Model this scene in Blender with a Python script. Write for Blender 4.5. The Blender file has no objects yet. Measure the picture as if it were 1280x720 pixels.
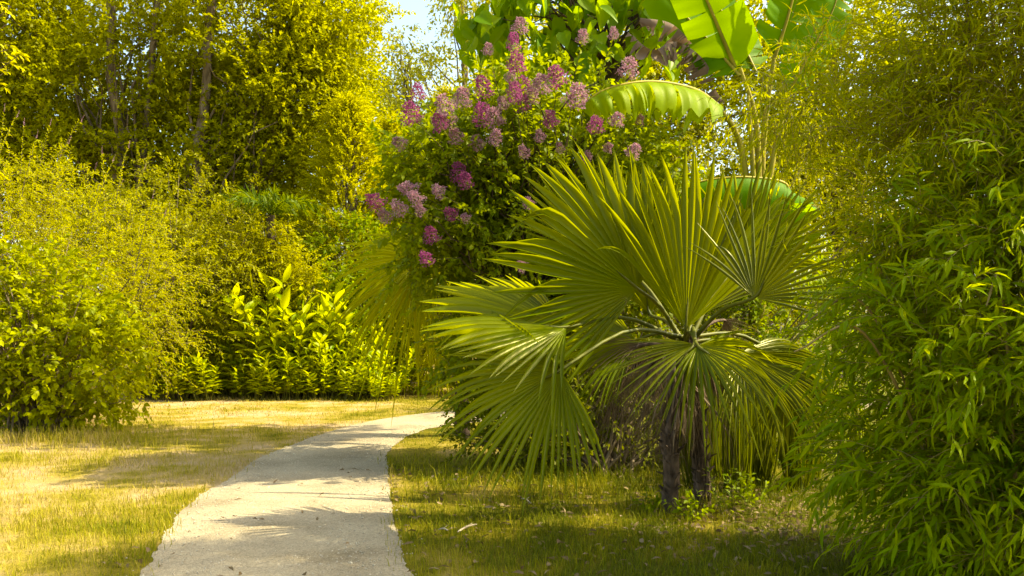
import bpy, math
import numpy as np
from mathutils import Vector

# ------------------------------------------------------------------ basics
F, HOR, EYE = 1066.7, 410.0, 1.5
SUN_TO = np.array([1.0, 0.02, 1.10])
scn = bpy.context.scene
COL = scn.collection
UP = np.array([0, 0, 1.0])


def P(px, py, Y):
    """point at depth Y seen at photo pixel (px, py); used to survey positions"""
    return np.array([(px - 640.0) / F * Y, Y, EYE + (HOR - py) / F * Y])


def G(px, py):
    Y = EYE * F / (py - HOR)
    return np.array([(px - 640.0) / F * Y, Y, 0.0])


def nz(v):
    v = np.asarray(v, float)
    return v / np.maximum(np.linalg.norm(v, axis=-1, keepdims=True), 1e-9)


def R(seed):
    return np.random.default_rng(seed)


class MB:
    def __init__(s):
        s.v, s.q, s.t, s.n = [], [], [], 0

    def add(s, v, q=None, t=None):
        v = np.asarray(v, np.float32).reshape(-1, 3)
        if q is not None and len(q):
            s.q.append(np.asarray(q, np.int64).reshape(-1, 4) + s.n)
        if t is not None and len(t):
            s.t.append(np.asarray(t, np.int64).reshape(-1, 3) + s.n)
        s.v.append(v)
        s.n += len(v)

    def mesh(s, name, mat, origin=(0, 0, 0), smooth=True):
        v = np.concatenate(s.v) - np.asarray(origin, np.float32)
        q = np.concatenate(s.q) if s.q else np.zeros((0, 4), np.int64)
        t = np.concatenate(s.t) if s.t else np.zeros((0, 3), np.int64)
        me = bpy.data.meshes.new(name)
        me.vertices.add(len(v))
        me.vertices.foreach_set('co', v.astype(np.float32).ravel())
        loops = np.concatenate([q.ravel(), t.ravel()]).astype(np.int32)
        me.loops.add(len(loops))
        me.loops.foreach_set('vertex_index', loops)
        tot = np.concatenate([np.full(len(q), 4), np.full(len(t), 3)]).astype(np.int32)
        st = np.concatenate([[0], np.cumsum(tot)[:-1]]).astype(np.int32)
        me.polygons.add(len(tot))
        me.polygons.foreach_set('loop_start', st)
        me.polygons.foreach_set('loop_total', tot)
        me.polygons.foreach_set('use_smooth', np.full(len(tot), smooth))
        me.update(calc_edges=True)
        me.materials.append(mat)
        return me

    def obj(s, name, mat, parent=None, origin=(0, 0, 0), smooth=True):
        o = bpy.data.objects.new(name, s.mesh(name, mat, origin, smooth))
        COL.objects.link(o)
        if parent is not None:
            o.parent = parent
        return o


def tag(o, label, cat, group=None):
    o['label'] = label
    o['category'] = cat
    if group:
        o['group'] = group
    return o


def thing(name, label, cat, loc, group=None):
    o = bpy.data.objects.new(name, None)
    o.empty_display_size = 0.2
    COL.objects.link(o)
    o.location = [float(c) for c in loc]
    return tag(o, label, cat, group)


def dup(root, loc, rz, sc=1.0, label=None):
    r = root.copy()
    COL.objects.link(r)
    r.location = [float(c) for c in loc]
    r.rotation_euler = (0, 0, rz)
    r.scale = (sc, sc, sc)
    if label:
        r['label'] = label
    for ch in list(root.children):
        c = ch.copy()
        COL.objects.link(c)
        c.parent = r
        for g in ch.children:
            d = g.copy()
            COL.objects.link(d)
            d.parent = c
    return r


# ------------------------------------------------------------------ materials
def new_mat(name):
    m = bpy.data.materials.new(name)
    m.use_nodes = True
    nt = m.node_tree
    nt.nodes.clear()
    out = nt.nodes.new('ShaderNodeOutputMaterial')
    return m, nt, out


def ramp(nt, cols, src, interp='LINEAR'):
    r = nt.nodes.new('ShaderNodeValToRGB')
    r.color_ramp.interpolation = interp
    el = r.color_ramp.elements
    while len(el) < len(cols):
        el.new(0.5)
    for i, c in enumerate(cols):
        if len(c) == 4:
            el[i].position = c[3]
        else:
            el[i].position = i / max(1, len(cols) - 1)
        el[i].color = (c[0], c[1], c[2], 1)
    nt.links.new(src, r.inputs[0])
    return r.outputs[0]


def noise(nt, scale, detail=3, coord='Object', rough=0.55):
    tc = nt.nodes.new('ShaderNodeTexCoord')
    n = nt.nodes.new('ShaderNodeTexNoise')
    n.inputs['Scale'].default_value = scale
    n.inputs['Detail'].default_value = detail
    n.inputs['Roughness'].default_value = rough
    nt.links.new(tc.outputs[coord], n.inputs['Vector'])
    return n.outputs[0]


def mixc(nt, a, b, fac, mode='MIX'):
    m = nt.nodes.new('ShaderNodeMix')
    m.data_type = 'RGBA'
    m.blend_type = mode
    for sock, val in ((m.inputs[6], a), (m.inputs[7], b), (m.inputs[0], fac)):
        if isinstance(val, (int, float)):
            sock.default_value = val
        elif isinstance(val, tuple):
            sock.default_value = (*val[:3], 1)
        else:
            nt.links.new(val, sock)
    return m.outputs[2]


def mth(nt, op, a, b=None, clamp=False):
    m = nt.nodes.new('ShaderNodeMath')
    m.operation = op
    m.use_clamp = clamp
    for i, val in enumerate((a, b)):
        if val is None:
            continue
        if isinstance(val, (int, float)):
            m.inputs[i].default_value = val
        else:
            nt.links.new(val, m.inputs[i])
    return m.outputs[0]


def leaf_mat(name, cols, trans=(0.4, 0.34, 0.004), tfac=0.4, clump=1.2, spec=0.25, rough=0.5, var=0.5, streak=None):
    m, nt, out = new_mat(name)
    cols = [(r * .93, g * 1.07, b * .6) if b < .05 and g > .75 * r else (r, g, b) for r, g, b in cols]
    geo = nt.nodes.new('ShaderNodeNewGeometry')
    rnd = geo.outputs['Random Per Island']
    cl = noise(nt, clump, 2)
    f = mth(nt, 'ADD', mth(nt, 'MULTIPLY', rnd, var), mth(nt, 'MULTIPLY', mth(nt, 'SUBTRACT', cl, 0.5 * var), 1.0), True)
    if streak:
        s2 = noise(nt, streak, 2)
        f = mth(nt, 'ADD', f, mth(nt, 'MULTIPLY', mth(nt, 'SUBTRACT', s2, 0.5), 0.6), True)
    col = ramp(nt, cols, f)
    p = nt.nodes.new('ShaderNodeBsdfPrincipled')
    nt.links.new(col, p.inputs['Base Color'])
    p.inputs['Roughness'].default_value = rough
    p.inputs['Specular IOR Level'].default_value = spec
    p.inputs['Specular Tint'].default_value = (1.0, 0.9, 0.35, 1)
    t = nt.nodes.new('ShaderNodeBsdfTranslucent')
    tcol = mixc(nt, col, trans, 0.6)
    nt.links.new(tcol, t.inputs['Color'])
    mx = nt.nodes.new('ShaderNodeMixShader')
    mx.inputs[0].default_value = min(.58, tfac + .06)
    nt.links.new(p.outputs[0], mx.inputs[1])
    nt.links.new(t.outputs[0], mx.inputs[2])
    nt.links.new(mx.outputs[0], out.inputs[0])
    return m


def solid_mat(name, cols, scale=20, rough=0.85, bump=0.4, stretch=None, spec=0.2):
    m, nt, out = new_mat(name)
    tc = nt.nodes.new('ShaderNodeTexCoord')
    mp = nt.nodes.new('ShaderNodeMapping')
    if stretch:
        mp.inputs['Scale'].default_value = stretch
    nt.links.new(tc.outputs['Object'], mp.inputs[0])
    n = nt.nodes.new('ShaderNodeTexNoise')
    n.inputs['Scale'].default_value = scale
    n.inputs['Detail'].default_value = 5
    nt.links.new(mp.outputs[0], n.inputs['Vector'])
    col = ramp(nt, [(*c, 0.3 + 0.4 * i / max(1, len(cols) - 1)) for i, c in enumerate(cols)], n.outputs[0])
    p = nt.nodes.new('ShaderNodeBsdfPrincipled')
    nt.links.new(col, p.inputs['Base Color'])
    p.inputs['Roughness'].default_value = rough
    p.inputs['Specular IOR Level'].default_value = spec
    b = nt.nodes.new('ShaderNodeBump')
    b.inputs['Strength'].default_value = bump
    b.inputs['Distance'].default_value = 0.02
    nt.links.new(n.outputs[0], b.inputs['Height'])
    nt.links.new(b.outputs[0], p.inputs['Normal'])
    nt.links.new(p.outputs[0], out.inputs[0])
    return m


M = {}
BR = (0.40, 0.35, 0.003)
M['tree'] = leaf_mat('tree_leaf', [(.17, .16, .002), (.32, .295, .003), (.46, .415, .004)], (.5, .45, .003), .5, .5)
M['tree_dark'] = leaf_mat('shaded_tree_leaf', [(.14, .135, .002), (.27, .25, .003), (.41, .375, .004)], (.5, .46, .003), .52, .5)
M['airy'] = leaf_mat('airy_leaf', [(.20, .20, .03), (.29, .275, .03), (.38, .35, .03)], BR, .4, .3)
M['conifer'] = leaf_mat('golden_needle', [(.36, .32, .003), (.46, .40, .004), (.55, .47, .006)], (.6, .52, .004), .45, .6)
M['feather'] = leaf_mat('feathery_leaf', [(.17, .17, .003), (.36, .32, .004), (.52, .43, .012)], (.6, .52, .004), .48, .9)
M['broad'] = leaf_mat('broad_shrub_leaf', [(.07, .11, .002), (.28, .27, .003), (.52, .46, .004)], (.5, .48, .004), .42, 1.5, .3)
M['olive'] = leaf_mat('olive_shrub_leaf', [(.14, .13, .003), (.25, .225, .004), (.38, .33, .006)], BR, .4, .8)
M['green'] = leaf_mat('green_shrub_leaf', [(.08, .13, .003), (.17, .21, .004), (.32, .32, .005)], (.38, .44, .004), .42, 1.0)
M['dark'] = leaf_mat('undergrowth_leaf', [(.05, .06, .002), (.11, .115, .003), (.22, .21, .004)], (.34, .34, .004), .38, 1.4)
M['ginger'] = leaf_mat('ginger_leaf', [(.14, .23, .003), (.36, .38, .004), (.58, .53, .005)], (.66, .62, .004), .52, .9, .35, .4, .7)
M['spear'] = leaf_mat('spear_leaf', [(.24, .23, .003), (.36, .33, .004), (.48, .42, .005)], (.5, .46, .004), .4, .8)
M['fern'] = leaf_mat('fern_leaf', [(.03, .07, .002), (.08, .12, .003), (.2, .22, .004)], (.28, .3, .004), .35, 2)
M['lilac_leaf'] = leaf_mat('lilac_leaf', [(.08, .12, .003), (.17, .205, .004), (.33, .33, .005)], (.44, .46, .004), .46, 1.2)
M['heart'] = leaf_mat('heart_leaf', [(.06, .16, .003), (.12, .24, .004), (.27, .32, .005)], (.5, .58, .006), .58, 1.0, .3, .4)
M['bamboo'] = leaf_mat('bamboo_leaf', [(.10, .165, .003), (.21, .27, .004), (.38, .36, .006)], (.56, .56, .005), .45, 1.2, .15, .45, .6)
M['bamboo_fine'] = leaf_mat('fine_bamboo_leaf', [(.18, .19, .003), (.31, .30, .004), (.46, .41, .008)], (.62, .56, .005), .52, 1.0, .12, .45, .6)
M['fan'] = leaf_mat('fan_frond', [(.09, .13, .004), (.16, .19, .005), (.27, .27, .008)], (.5, .47, .006), .46, 1.2, .6, .3, .8)
M['fan_backlit'] = leaf_mat('backlit_fan_frond', [(.14, .17, .004), (.24, .25, .005), (.36, .34, .008)], (.56, .52, .006), .5, 1.2, .5, .32, .8)  # lighter yellow copy of the frond colour, backlight painted in
M['fan_shaded'] = leaf_mat('shaded_fan_frond', [(.06, .075, .004), (.11, .12, .005), (.18, .175, .008)], (.26, .25, .006), .28, 1.2, .5, .32, .8)  # darker copy of the frond colour, shade painted in
M['fan_back'] = leaf_mat('dusty_frond', [(.20, .21, .006), (.32, .31, .008), (.44, .40, .012)], (.55, .5, .006), .48, 1.2, .3, .4, .6)
M['frond_dead'] = leaf_mat('dead_frond', [(.10, .07, .045), (.19, .135, .09), (.29, .215, .15)], (.25, .17, .08), .2, 3, .2, .7)
M['banana'] = leaf_mat('banana_leaf', [(.06, .15, .003), (.09, .2, .004), (.17, .26, .006)], (.38, .5, .004), .42, .8, .12, .55, .4, 6)
M['banana_backlit'] = leaf_mat('backlit_banana_leaf', [(.16, .27, .004), (.26, .33, .006), (.38, .40, .008)], (.6, .6, .006), .5, .8, .2, .5, .4, 6)  # yellow glow of sun through the blade, put into its colour
M['banana_dead'] = leaf_mat('withered_banana_leaf', [(.12, .075, .055), (.2, .135, .10), (.3, .21, .16)], (.2, .1, .04), .2, 4, .2, .8)
M['yellow_leaf'] = leaf_mat('lemon_leaf', [(.42, .36, .004), (.52, .43, .006), (.58, .48, .01)], (.7, .58, .006), .45, 2)
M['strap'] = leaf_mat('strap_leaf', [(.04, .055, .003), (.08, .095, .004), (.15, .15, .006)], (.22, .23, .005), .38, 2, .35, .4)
M['floret'] = leaf_mat('vivid_floret', [(.20, .035, .12), (.28, .06, .17), (.38, .13, .26)], (.4, .07, .24), .35, 6, .1, .7)
M['floret_pale'] = leaf_mat('faded_floret', [(.24, .11, .17), (.32, .18, .24), (.42, .29, .30)], (.55, .25, .3), .35, 6, .1, .7)
M['bark'] = solid_mat('bark', [(.07, .05, .03), (.15, .11, .065), (.26, .2, .13)], 9, stretch=(1, 1, .3))
M['bark_dark'] = solid_mat('dark_bark', [(.035, .024, .014), (.08, .055, .032), (.14, .10, .06)], 14, stretch=(1, 1, .3))
M['palm_bark'] = solid_mat('palm_bark', [(.035, .023, .016), (.085, .056, .038), (.16, .11, .078)], 16, bump=.8, stretch=(1, 1, .5))
M['petiole'] = solid_mat('petiole', [(.06, .07, .006), (.10, .105, .009), (.15, .14, .015)], 8, .5, .1)
M['banana_stem'] = solid_mat('banana_stem', [(.16, .14, .01), (.27, .22, .015), (.36, .29, .03)], 6, .5, .15, (1, 1, .15))
M['culm'] = solid_mat('bamboo_culm', [(.14, .10, .03), (.22, .16, .05), (.3, .22, .08)], 8, .5, .1)
M['twig'] = solid_mat('pale_twig', [(.26, .2, .14), (.4, .32, .22), (.55, .46, .34)], 20, .8, .2)
M['stone'] = solid_mat('gravel_stone', [(.26, .22, .15), (.42, .36, .26), (.6, .53, .4)], 40, .9, .1)
M['litter'] = leaf_mat('dead_leaf', [(.12, .08, .04), (.22, .15, .08), (.34, .25, .15)], (.2, .12, .04), .15, 3, .1, .8, .8)


def grass_color(nt, blades):
    """lawn colour: straw on the open left side, greener on the right and darkened there to paint in shade under the palm"""
    tc = nt.nodes.new('ShaderNodeTexCoord')
    sp = nt.nodes.new('ShaderNodeSeparateXYZ')
    nt.links.new(tc.outputs['Object'], sp.inputs[0])
    n1 = noise(nt, .55, 4)
    n2 = noise(nt, 2.3, 4)
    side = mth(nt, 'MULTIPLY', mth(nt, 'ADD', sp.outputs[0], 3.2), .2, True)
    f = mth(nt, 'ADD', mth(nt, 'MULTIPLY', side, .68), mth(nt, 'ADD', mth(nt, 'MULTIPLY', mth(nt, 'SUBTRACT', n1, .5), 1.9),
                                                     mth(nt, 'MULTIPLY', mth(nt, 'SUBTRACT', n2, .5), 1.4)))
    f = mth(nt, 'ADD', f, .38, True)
    if blades:
        geo = nt.nodes.new('ShaderNodeNewGeometry')
        f = mth(nt, 'ADD', f, mth(nt, 'MULTIPLY', mth(nt, 'SUBTRACT', geo.outputs['Random Per Island'], .5), .5), True)
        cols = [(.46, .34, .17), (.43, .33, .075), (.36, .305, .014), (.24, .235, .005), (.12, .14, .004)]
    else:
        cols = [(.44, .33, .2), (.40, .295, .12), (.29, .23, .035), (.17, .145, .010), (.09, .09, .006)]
    return ramp(nt, cols, f)


def grass_mat():
    m, nt, out = new_mat('grass_blade')
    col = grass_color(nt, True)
    p = nt.nodes.new('ShaderNodeBsdfPrincipled')
    nt.links.new(col, p.inputs['Base Color'])
    p.inputs['Roughness'].default_value = .6
    p.inputs['Specular IOR Level'].default_value = .15
    t = nt.nodes.new('ShaderNodeBsdfTranslucent')
    nt.links.new(col, t.inputs['Color'])
    mx = nt.nodes.new('ShaderNodeMixShader')
    mx.inputs[0].default_value = .35
    nt.links.new(p.outputs[0], mx.inputs[1])
    nt.links.new(t.outputs[0], mx.inputs[2])
    nt.links.new(mx.outputs[0], out.inputs[0])
    return m


def ground_mat():
    m, nt, out = new_mat('lawn_soil')
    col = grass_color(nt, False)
    n = noise(nt, 45, 4)
    col = mixc(nt, col, ramp(nt, [(.55, .5, .4), (1.15, 1.1, 1.0)], n), .8, 'MULTIPLY')
    p = nt.nodes.new('ShaderNodeBsdfPrincipled')
    nt.links.new(col, p.inputs['Base Color'])
    p.inputs['Roughness'].default_value = .95
    p.inputs['Specular IOR Level'].default_value = .1
    b = nt.nodes.new('ShaderNodeBump')
    b.inputs['Strength'].default_value = .8
    b.inputs['Distance'].default_value = .03
    nt.links.new(n, b.inputs['Height'])
    nt.links.new(b.outputs[0], p.inputs['Normal'])
    nt.links.new(p.outputs[0], out.inputs[0])
    return m


def path_mat():
    m, nt, out = new_mat('limestone_gravel')
    tc = nt.nodes.new('ShaderNodeTexCoord')
    v = nt.nodes.new('ShaderNodeTexVoronoi')
    v.inputs['Scale'].default_value = 85
    nt.links.new(tc.outputs['Object'], v.inputs['Vector'])
    stone = ramp(nt, [(.26, .215, .148), (.41, .348, .245), (.55, .48, .35)], v.outputs['Color'])
    big = noise(nt, 1.3, 5)
    col = mixc(nt, stone, (.35, .29, .195), .35)
    col = mixc(nt, col, ramp(nt, [(.66, .63, .56, .3), (.95, .93, .88, .5), (1.12, 1.1, 1.05, .7)], big), 1.0, 'MULTIPLY')
    fine = noise(nt, 160, 3)
    col = mixc(nt, col, ramp(nt, [(.6, .58, .55, .35), (1.1, 1.08, 1.05, .6)], fine), .7, 'MULTIPLY')
    p = nt.nodes.new('ShaderNodeBsdfPrincipled')
    nt.links.new(col, p.inputs['Base Color'])
    p.inputs['Roughness'].default_value = .95
    p.inputs['Specular IOR Level'].default_value = .1
    b = nt.nodes.new('ShaderNodeBump')
    b.inputs['Strength'].default_value = .7
    b.inputs['Distance'].default_value = .008
    h = mth(nt, 'ADD', mth(nt, 'MULTIPLY', v.outputs['Distance'], -1.0), mth(nt, 'MULTIPLY', noise(nt, 9, 4), 1.5))
    nt.links.new(h, b.inputs['Height'])
    nt.links.new(b.outputs[0], p.inputs['Normal'])
    nt.links.new(p.outputs[0], out.inputs[0])
    return m


M['grass'] = grass_mat()
M['ground'] = ground_mat()
M['path'] = path_mat()

# ------------------------------------------------------------------ leaf templates: (u along, v across, w up), faces
T_RHOMB = (np.array([[0, 0, 0], [.45, -.5, .08], [1, 0, -.06], [.45, .5, .08]]), None, [[0, 1, 2], [0, 2, 3]])
T_OVAL = (np.array([[0, 0, 0], [.22, -.38, .05], [.22, .38, .05], [.55, -.5, .06], [.55, 0, -.02], [.55, .5, .06], [1, 0, -.16], [.22, 0, 0]]),
          [[7, 1, 3, 4], [2, 7, 4, 5]], [[0, 1, 7], [0, 7, 2], [3, 6, 4], [4, 6, 5]])
T_LANCE = (np.array([[0, 0, 0], [.25, -.5, .03], [.25, 0, 0], [.25, .5, .03], [.62, -.36, -.03], [.62, 0, -.06], [.62, .36, -.03], [1, 0, -.2]]),
           [[1, 4, 5, 2], [2, 5, 6, 3]], [[0, 1, 2], [0, 2, 3], [4, 7, 5], [5, 7, 6]])


def make_grid_leaf(prof, arch, fold=.12):
    n = len(prof)
    v, q, t = [], [], []
    for i, (u, w) in enumerate(prof):
        for s in (-1, -.5, 0, .5, 1):
            v.append([u, s * w * .5, fold * abs(s) * w - arch * u * u])
    for i in range(n - 1):
        for k in range(4):
            a = i * 5 + k
            q.append([a, a + 5, a + 6, a + 1])
    return (np.array(v), q, None)


T_GINGER = make_grid_leaf([(0, .12), (.15, .55), (.35, .95), (.6, .9), (.82, .5), (1, .03)], .3, .09)
T_HEART = make_grid_leaf([(-.16, .5), (.05, .95), (.25, 1.0), (.5, .82), (.75, .45), (1, .02)], .2, .15)
T_STRAP = make_grid_leaf([(0, .6), (.2, 1), (.4, 1), (.6, .9), (.8, .65), (1, .05)], .35, .012)


def put(mb, tmpl, pos, D, N, L, W):
    v, q, t = tmpl
    pos = np.asarray(pos).reshape(-1, 3)
    D = nz(D).reshape(-1, 3)
    N = np.asarray(N, float).reshape(-1, 3)
    N = nz(N - (N * D).sum(1, keepdims=True) * D)
    S = np.cross(D, N)
    n = len(pos)
    L = np.broadcast_to(np.asarray(L, float).reshape(-1, 1, 1), (n, 1, 1))
    W = np.broadcast_to(np.asarray(W, float).reshape(-1, 1, 1), (n, 1, 1))
    k = len(v)
    vv = pos[:, None] + D[:, None] * (v[None, :, 0:1] * L) + S[:, None] * (v[None, :, 1:2] * W) + N[:, None] * (v[None, :, 2:3] * L)
    off = (np.arange(n) * k)[:, None, None]
    mb.add(vv, (np.array(q)[None] + off) if q is not None else None, (np.array(t)[None] + off) if t is not None else None)


def tubes(mb, paths, rad, sides=5):
    paths = np.asarray(paths, float)
    if paths.ndim == 2:
        paths = paths[None]
    m, k, _ = paths.shape
    rad = np.broadcast_to(np.asarray(rad, float), (m, k))
    tan = nz(np.gradient(paths, axis=1))
    ref = np.where(np.abs(tan[:, :1, 2:3]) > .85, np.array([[[1.0, 0.1, 0]]]), np.array([[[0, 0.1, 1.0]]]))
    a = nz(np.cross(tan, np.broadcast_to(ref, tan.shape)))
    b = np.cross(tan, a)
    th = np.arange(sides) * 2 * np.pi / sides
    ring = a[:, :, None] * np.cos(th)[None, None, :, None] + b[:, :, None] * np.sin(th)[None, None, :, None]
    v = paths[:, :, None] + ring * rad[:, :, None, None]
    i = np.arange(k - 1)[:, None] * sides
    j = np.arange(sides)[None]
    j2 = (j + 1) % sides
    q = np.stack([i + j, i + j2, i + sides + j2, i + sides + j], -1).reshape(-1, 4)
    off = (np.arange(m) * k * sides)[:, None, None]
    mb.add(v, q[None] + off)


def spline(pts, n):
    p = np.asarray(pts, float)
    p = np.vstack([2 * p[0] - p[1], p, 2 * p[-1] - p[-2]])
    m = len(p) - 3
    out = []
    for x in np.linspace(0, m - 1e-6, n):
        i = int(x)
        t = x - i
        a, b, c, d = p[i:i + 4]
        out.append(.5 * ((2 * b) + (c - a) * t + (2 * a - 5 * b + 4 * c - d) * t * t + (3 * b - 3 * c + d - a) * t ** 3))
    return np.array(out)


def shoots(ml, mt, rng, base, D, L, nl, ll, lw, tmpl, ang=.9, droop=.25, twr=.002, leaf_droop=.2, t0=.1, wob=.35):
    """leafy shoots: a twig that bends over plus leaves set alternately along it"""
    m = len(base)
    D = nz(D)
    L = np.broadcast_to(np.asarray(L, float), (m,))
    if mt is not None:
        t = np.linspace(0, 1, 4)[None, :, None]
        pts = base[:, None] + D[:, None] * (L[:, None, None] * t) - UP * (droop * L[:, None, None] * t * t)
        tubes(mt, pts, np.linspace(twr, twr * .3, 4), 3)
    t = (np.linspace(t0, 1, nl)[None] + rng.uniform(-.4, .4, (m, nl)) / nl).clip(0, 1)
    pos = base[:, None] + D[:, None] * (L[:, None] * t)[..., None] - UP * (droop * L[:, None] * t * t)[..., None]
    tan = nz(D[:, None] - UP * (2 * droop * t)[..., None])
    rv = rng.normal(size=(m, 1, 3)) + .5 * rng.normal(size=(m, nl, 3))
    side = nz(np.cross(tan, rv)) * np.where(np.arange(nl) % 2, 1, -1)[None, :, None]
    a = (ang * (1 - .45 * t))[..., None]
    ld = tan * np.cos(a) + side * np.sin(a) - UP * leaf_droop + wob * rng.normal(size=(m, nl, 3)) * .5
    nn = UP * .8 + rng.normal(size=(m, nl, 3)) * .45
    s = rng.uniform(.65, 1.15, (m, nl)) * (1 - .25 * t)
    put(ml, tmpl, pos.reshape(-1, 3), ld.reshape(-1, 3), nn.reshape(-1, 3), (ll * s).ravel(), (lw * s).ravel())


def clump_centers(rng, ells, n, lo=.5):
    vol = np.array([np.prod(e[1]) for e in ells]) ** .67
    idx = rng.choice(len(ells), n, p=vol / vol.sum())
    d = nz(rng.normal(size=(n, 3)))
    r = rng.uniform(lo ** 3, 1, n) ** (1 / 3)
    c = np.array([ells[i][0] for i in idx])
    e = np.array([ells[i][1] for i in idx])
    ctr = c + d * e * r[:, None]
    out = nz(d / e)
    return ctr, out


def crown(ml, mt, rng, ells, nclump, nshoot, shoot_len, nl, ll, lw, tmpl=T_RHOMB, lo=.5, spread=.14, up=.35, outw=.6, zmin=.05, **kw):
    ctr, out = clump_centers(rng, ells, nclump, lo)
    ok = ctr[:, 2] > zmin
    ctr, out = ctr[ok], out[ok]
    n = len(ctr)
    base = ctr[:, None] + rng.normal(size=(n, nshoot, 3)) * spread
    D = out[:, None] * outw + rng.normal(size=(n, nshoot, 3)) * .6 + UP * up
    L = shoot_len * rng.uniform(.55, 1.25, (n, nshoot))
    b = base.reshape(-1, 3)
    b[:, 2] = np.maximum(b[:, 2], .04)
    shoots(ml, mt, rng, b, D.reshape(-1, 3), L.ravel(), nl, ll, lw, tmpl, **kw)
    return ctr


def limbs(mw, rng, trunk, ctr, r0, r1=.012, frac=(.25, .95), k=6, sides=5, bow=.12):
    """limbs from points up the trunk to the clump centres"""
    trunk = np.asarray(trunk)
    n = len(ctr)
    h = np.clip((ctr[:, 2] - trunk[0, 2]) / max(trunk[-1, 2] - trunk[0, 2], .1) * rng.uniform(.45, .85, n), frac[0], frac[1])
    i = h * (len(trunk) - 1)
    i0 = np.minimum(i.astype(int), len(trunk) - 2)
    st = trunk[i0] + (trunk[i0 + 1] - trunk[i0]) * (i - i0)[:, None]
    t = np.linspace(0, 1, k)[None, :, None]
    d = np.linalg.norm(ctr - st, axis=1)[:, None, None]
    pth = st[:, None] * (1 - t) + ctr[:, None] * t + UP * (bow * d * np.sin(np.pi * t)) * 1.0
    pth[:, 1:-1] += rng.normal(size=(n, k - 2, 3)) * .04 * d
    w = (np.linspace(1, 0, k) ** 1.3)[None]
    rad = r1 + (r0 * rng.uniform(.5, 1, (n, 1)) - r1) * w
    tubes(mw, pth, rad, sides)


def tree(name, label, cat, base, seed, trunks, ells, nclump, nshoot, slen, nl, ll, lw, lm, bm, nlimb=40, r0=.09, tmpl=T_RHOMB, group=None,
         twigs=False, wood='trunk', leafs='crown', **kw):
    rng = R(seed)
    base = np.asarray(base, float)
    t = thing(name, label, cat, base, group)
    ml, mw = MB(), MB()
    ctr = crown(ml, mw if twigs else None, rng, ells, nclump, nshoot, slen, nl, ll, lw, tmpl, **kw)
    own = rng.integers(0, len(trunks), len(ctr))
    for i, (pts, ra, rb) in enumerate(trunks):
        pth = spline(pts, 14)
        pth[1:-1] += rng.normal(size=(12, 3)) * ra * .25
        rr = np.linspace(ra, rb, 14)
        rr[0] *= 1.35
        tubes(mw, pth, rr, 9)
        c = ctr[own == i][:nlimb]
        if len(c):
            limbs(mw, rng, pth, c, r0)
    mw.obj(wood, bm, t, base)
    ml.obj(leafs, lm, t, base)
    return t


# ------------------------------------------------------------------ ground, path
PL = [(-.9, -6), (-.9, 0), (-1.75, 3.4), (-2.27, 5.16), (-2.58, 6.4), (-2.8, 8), (-2.86, 10), (-2.66, 12), (-2.25, 13.7), (-1.4, 15.1), (.2, 16.1), (3, 16.9), (9, 17.4), (20, 17.0)]
PR = [(.9, -6), (.9, 0), (0.05, 3.2), (-.56, 5.16), (-.87, 6.4), (-1.17, 8), (-1.45, 10), (-1.42, 12), (-1.05, 13.0), (-.1, 14.0), (1.2, 14.8), (3.5, 15.3), (9, 15.8), (20, 15.4)]
rg = R(5)
nL = 1300
eL = spline([(x, y, 0) for x, y in PL], nL)[:, :2]
eR = spline([(x, y, 0) for x, y in PR], nL)[:, :2]
cross = nz(eR - eL)


def rag(n, amp):
    o_ = np.zeros(n)
    for step, k_ in ((40, .8), (14, .45), (5, .2), (2, .1)):
        kn = rg.normal(size=n // step + 3)
        o_ += np.interp(np.arange(n) / step, np.arange(len(kn)), kn) * k_
    return amp * o_


eL = eL + cross * rag(nL, .028)[:, None]
eR = eR + cross * rag(nL, .028)[:, None]
poly = np.vstack([eL, eR[::-1]])


def in_path(pts, grow=0.0):
    x, y = pts[:, 0], pts[:, 1]
    inside = np.zeros(len(pts), bool)
    pl_ = poly[::4]
    px, py = pl_[:, 0], pl_[:, 1]
    j = len(pl_) - 1
    for i in range(len(pl_)):
        c = ((py[i] > y) != (py[j] > y)) & (x < (px[j] - px[i]) * (y - py[i]) / (py[j] - py[i] + 1e-12) + px[i])
        inside ^= c
        j = i
    return inside


mb = MB()
S = 400
xs = np.concatenate([[-S, -60], np.linspace(-20, 20, 41), [60, S]])
ys = np.concatenate([[-S, -40], np.linspace(-10, 40, 51), [80, S]])
gx, gy = np.meshgrid(xs, ys)
nx, ny = len(xs), len(ys)
v = np.stack([gx, gy, np.zeros_like(gx)], -1).reshape(-1, 3)
ii = (np.arange(ny - 1)[:, None] * nx + np.arange(nx - 1)[None]).ravel()
mb.add(v, np.stack([ii, ii + 1, ii + nx + 1, ii + nx], -1))
o = mb.obj('ground', M['ground'])
o['kind'] = 'structure'
o['label'] = 'dry straw coloured lawn either side of the gravel path'

mb = MB()
NC = 9
tt = np.linspace(0, 1, NC)
v = eL[:, None] * (1 - tt[None, :, None]) + eR[:, None] * tt[None, :, None]
zz = .006 + .018 * np.sin(np.pi * tt)[None] ** .7 * np.ones((nL, 1))
v = np.concatenate([v, zz[..., None]], -1).reshape(-1, 3)
ii = (np.arange(nL - 1)[:, None] * NC + np.arange(NC - 1)[None]).ravel()
mb.add(v, np.stack([ii, ii + 1, ii + NC + 1, ii + NC], -1))
o = mb.obj('path', M['path'])
o['kind'] = 'structure'
o['label'] = 'pale crushed gravel path curving away to the right'

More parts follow.
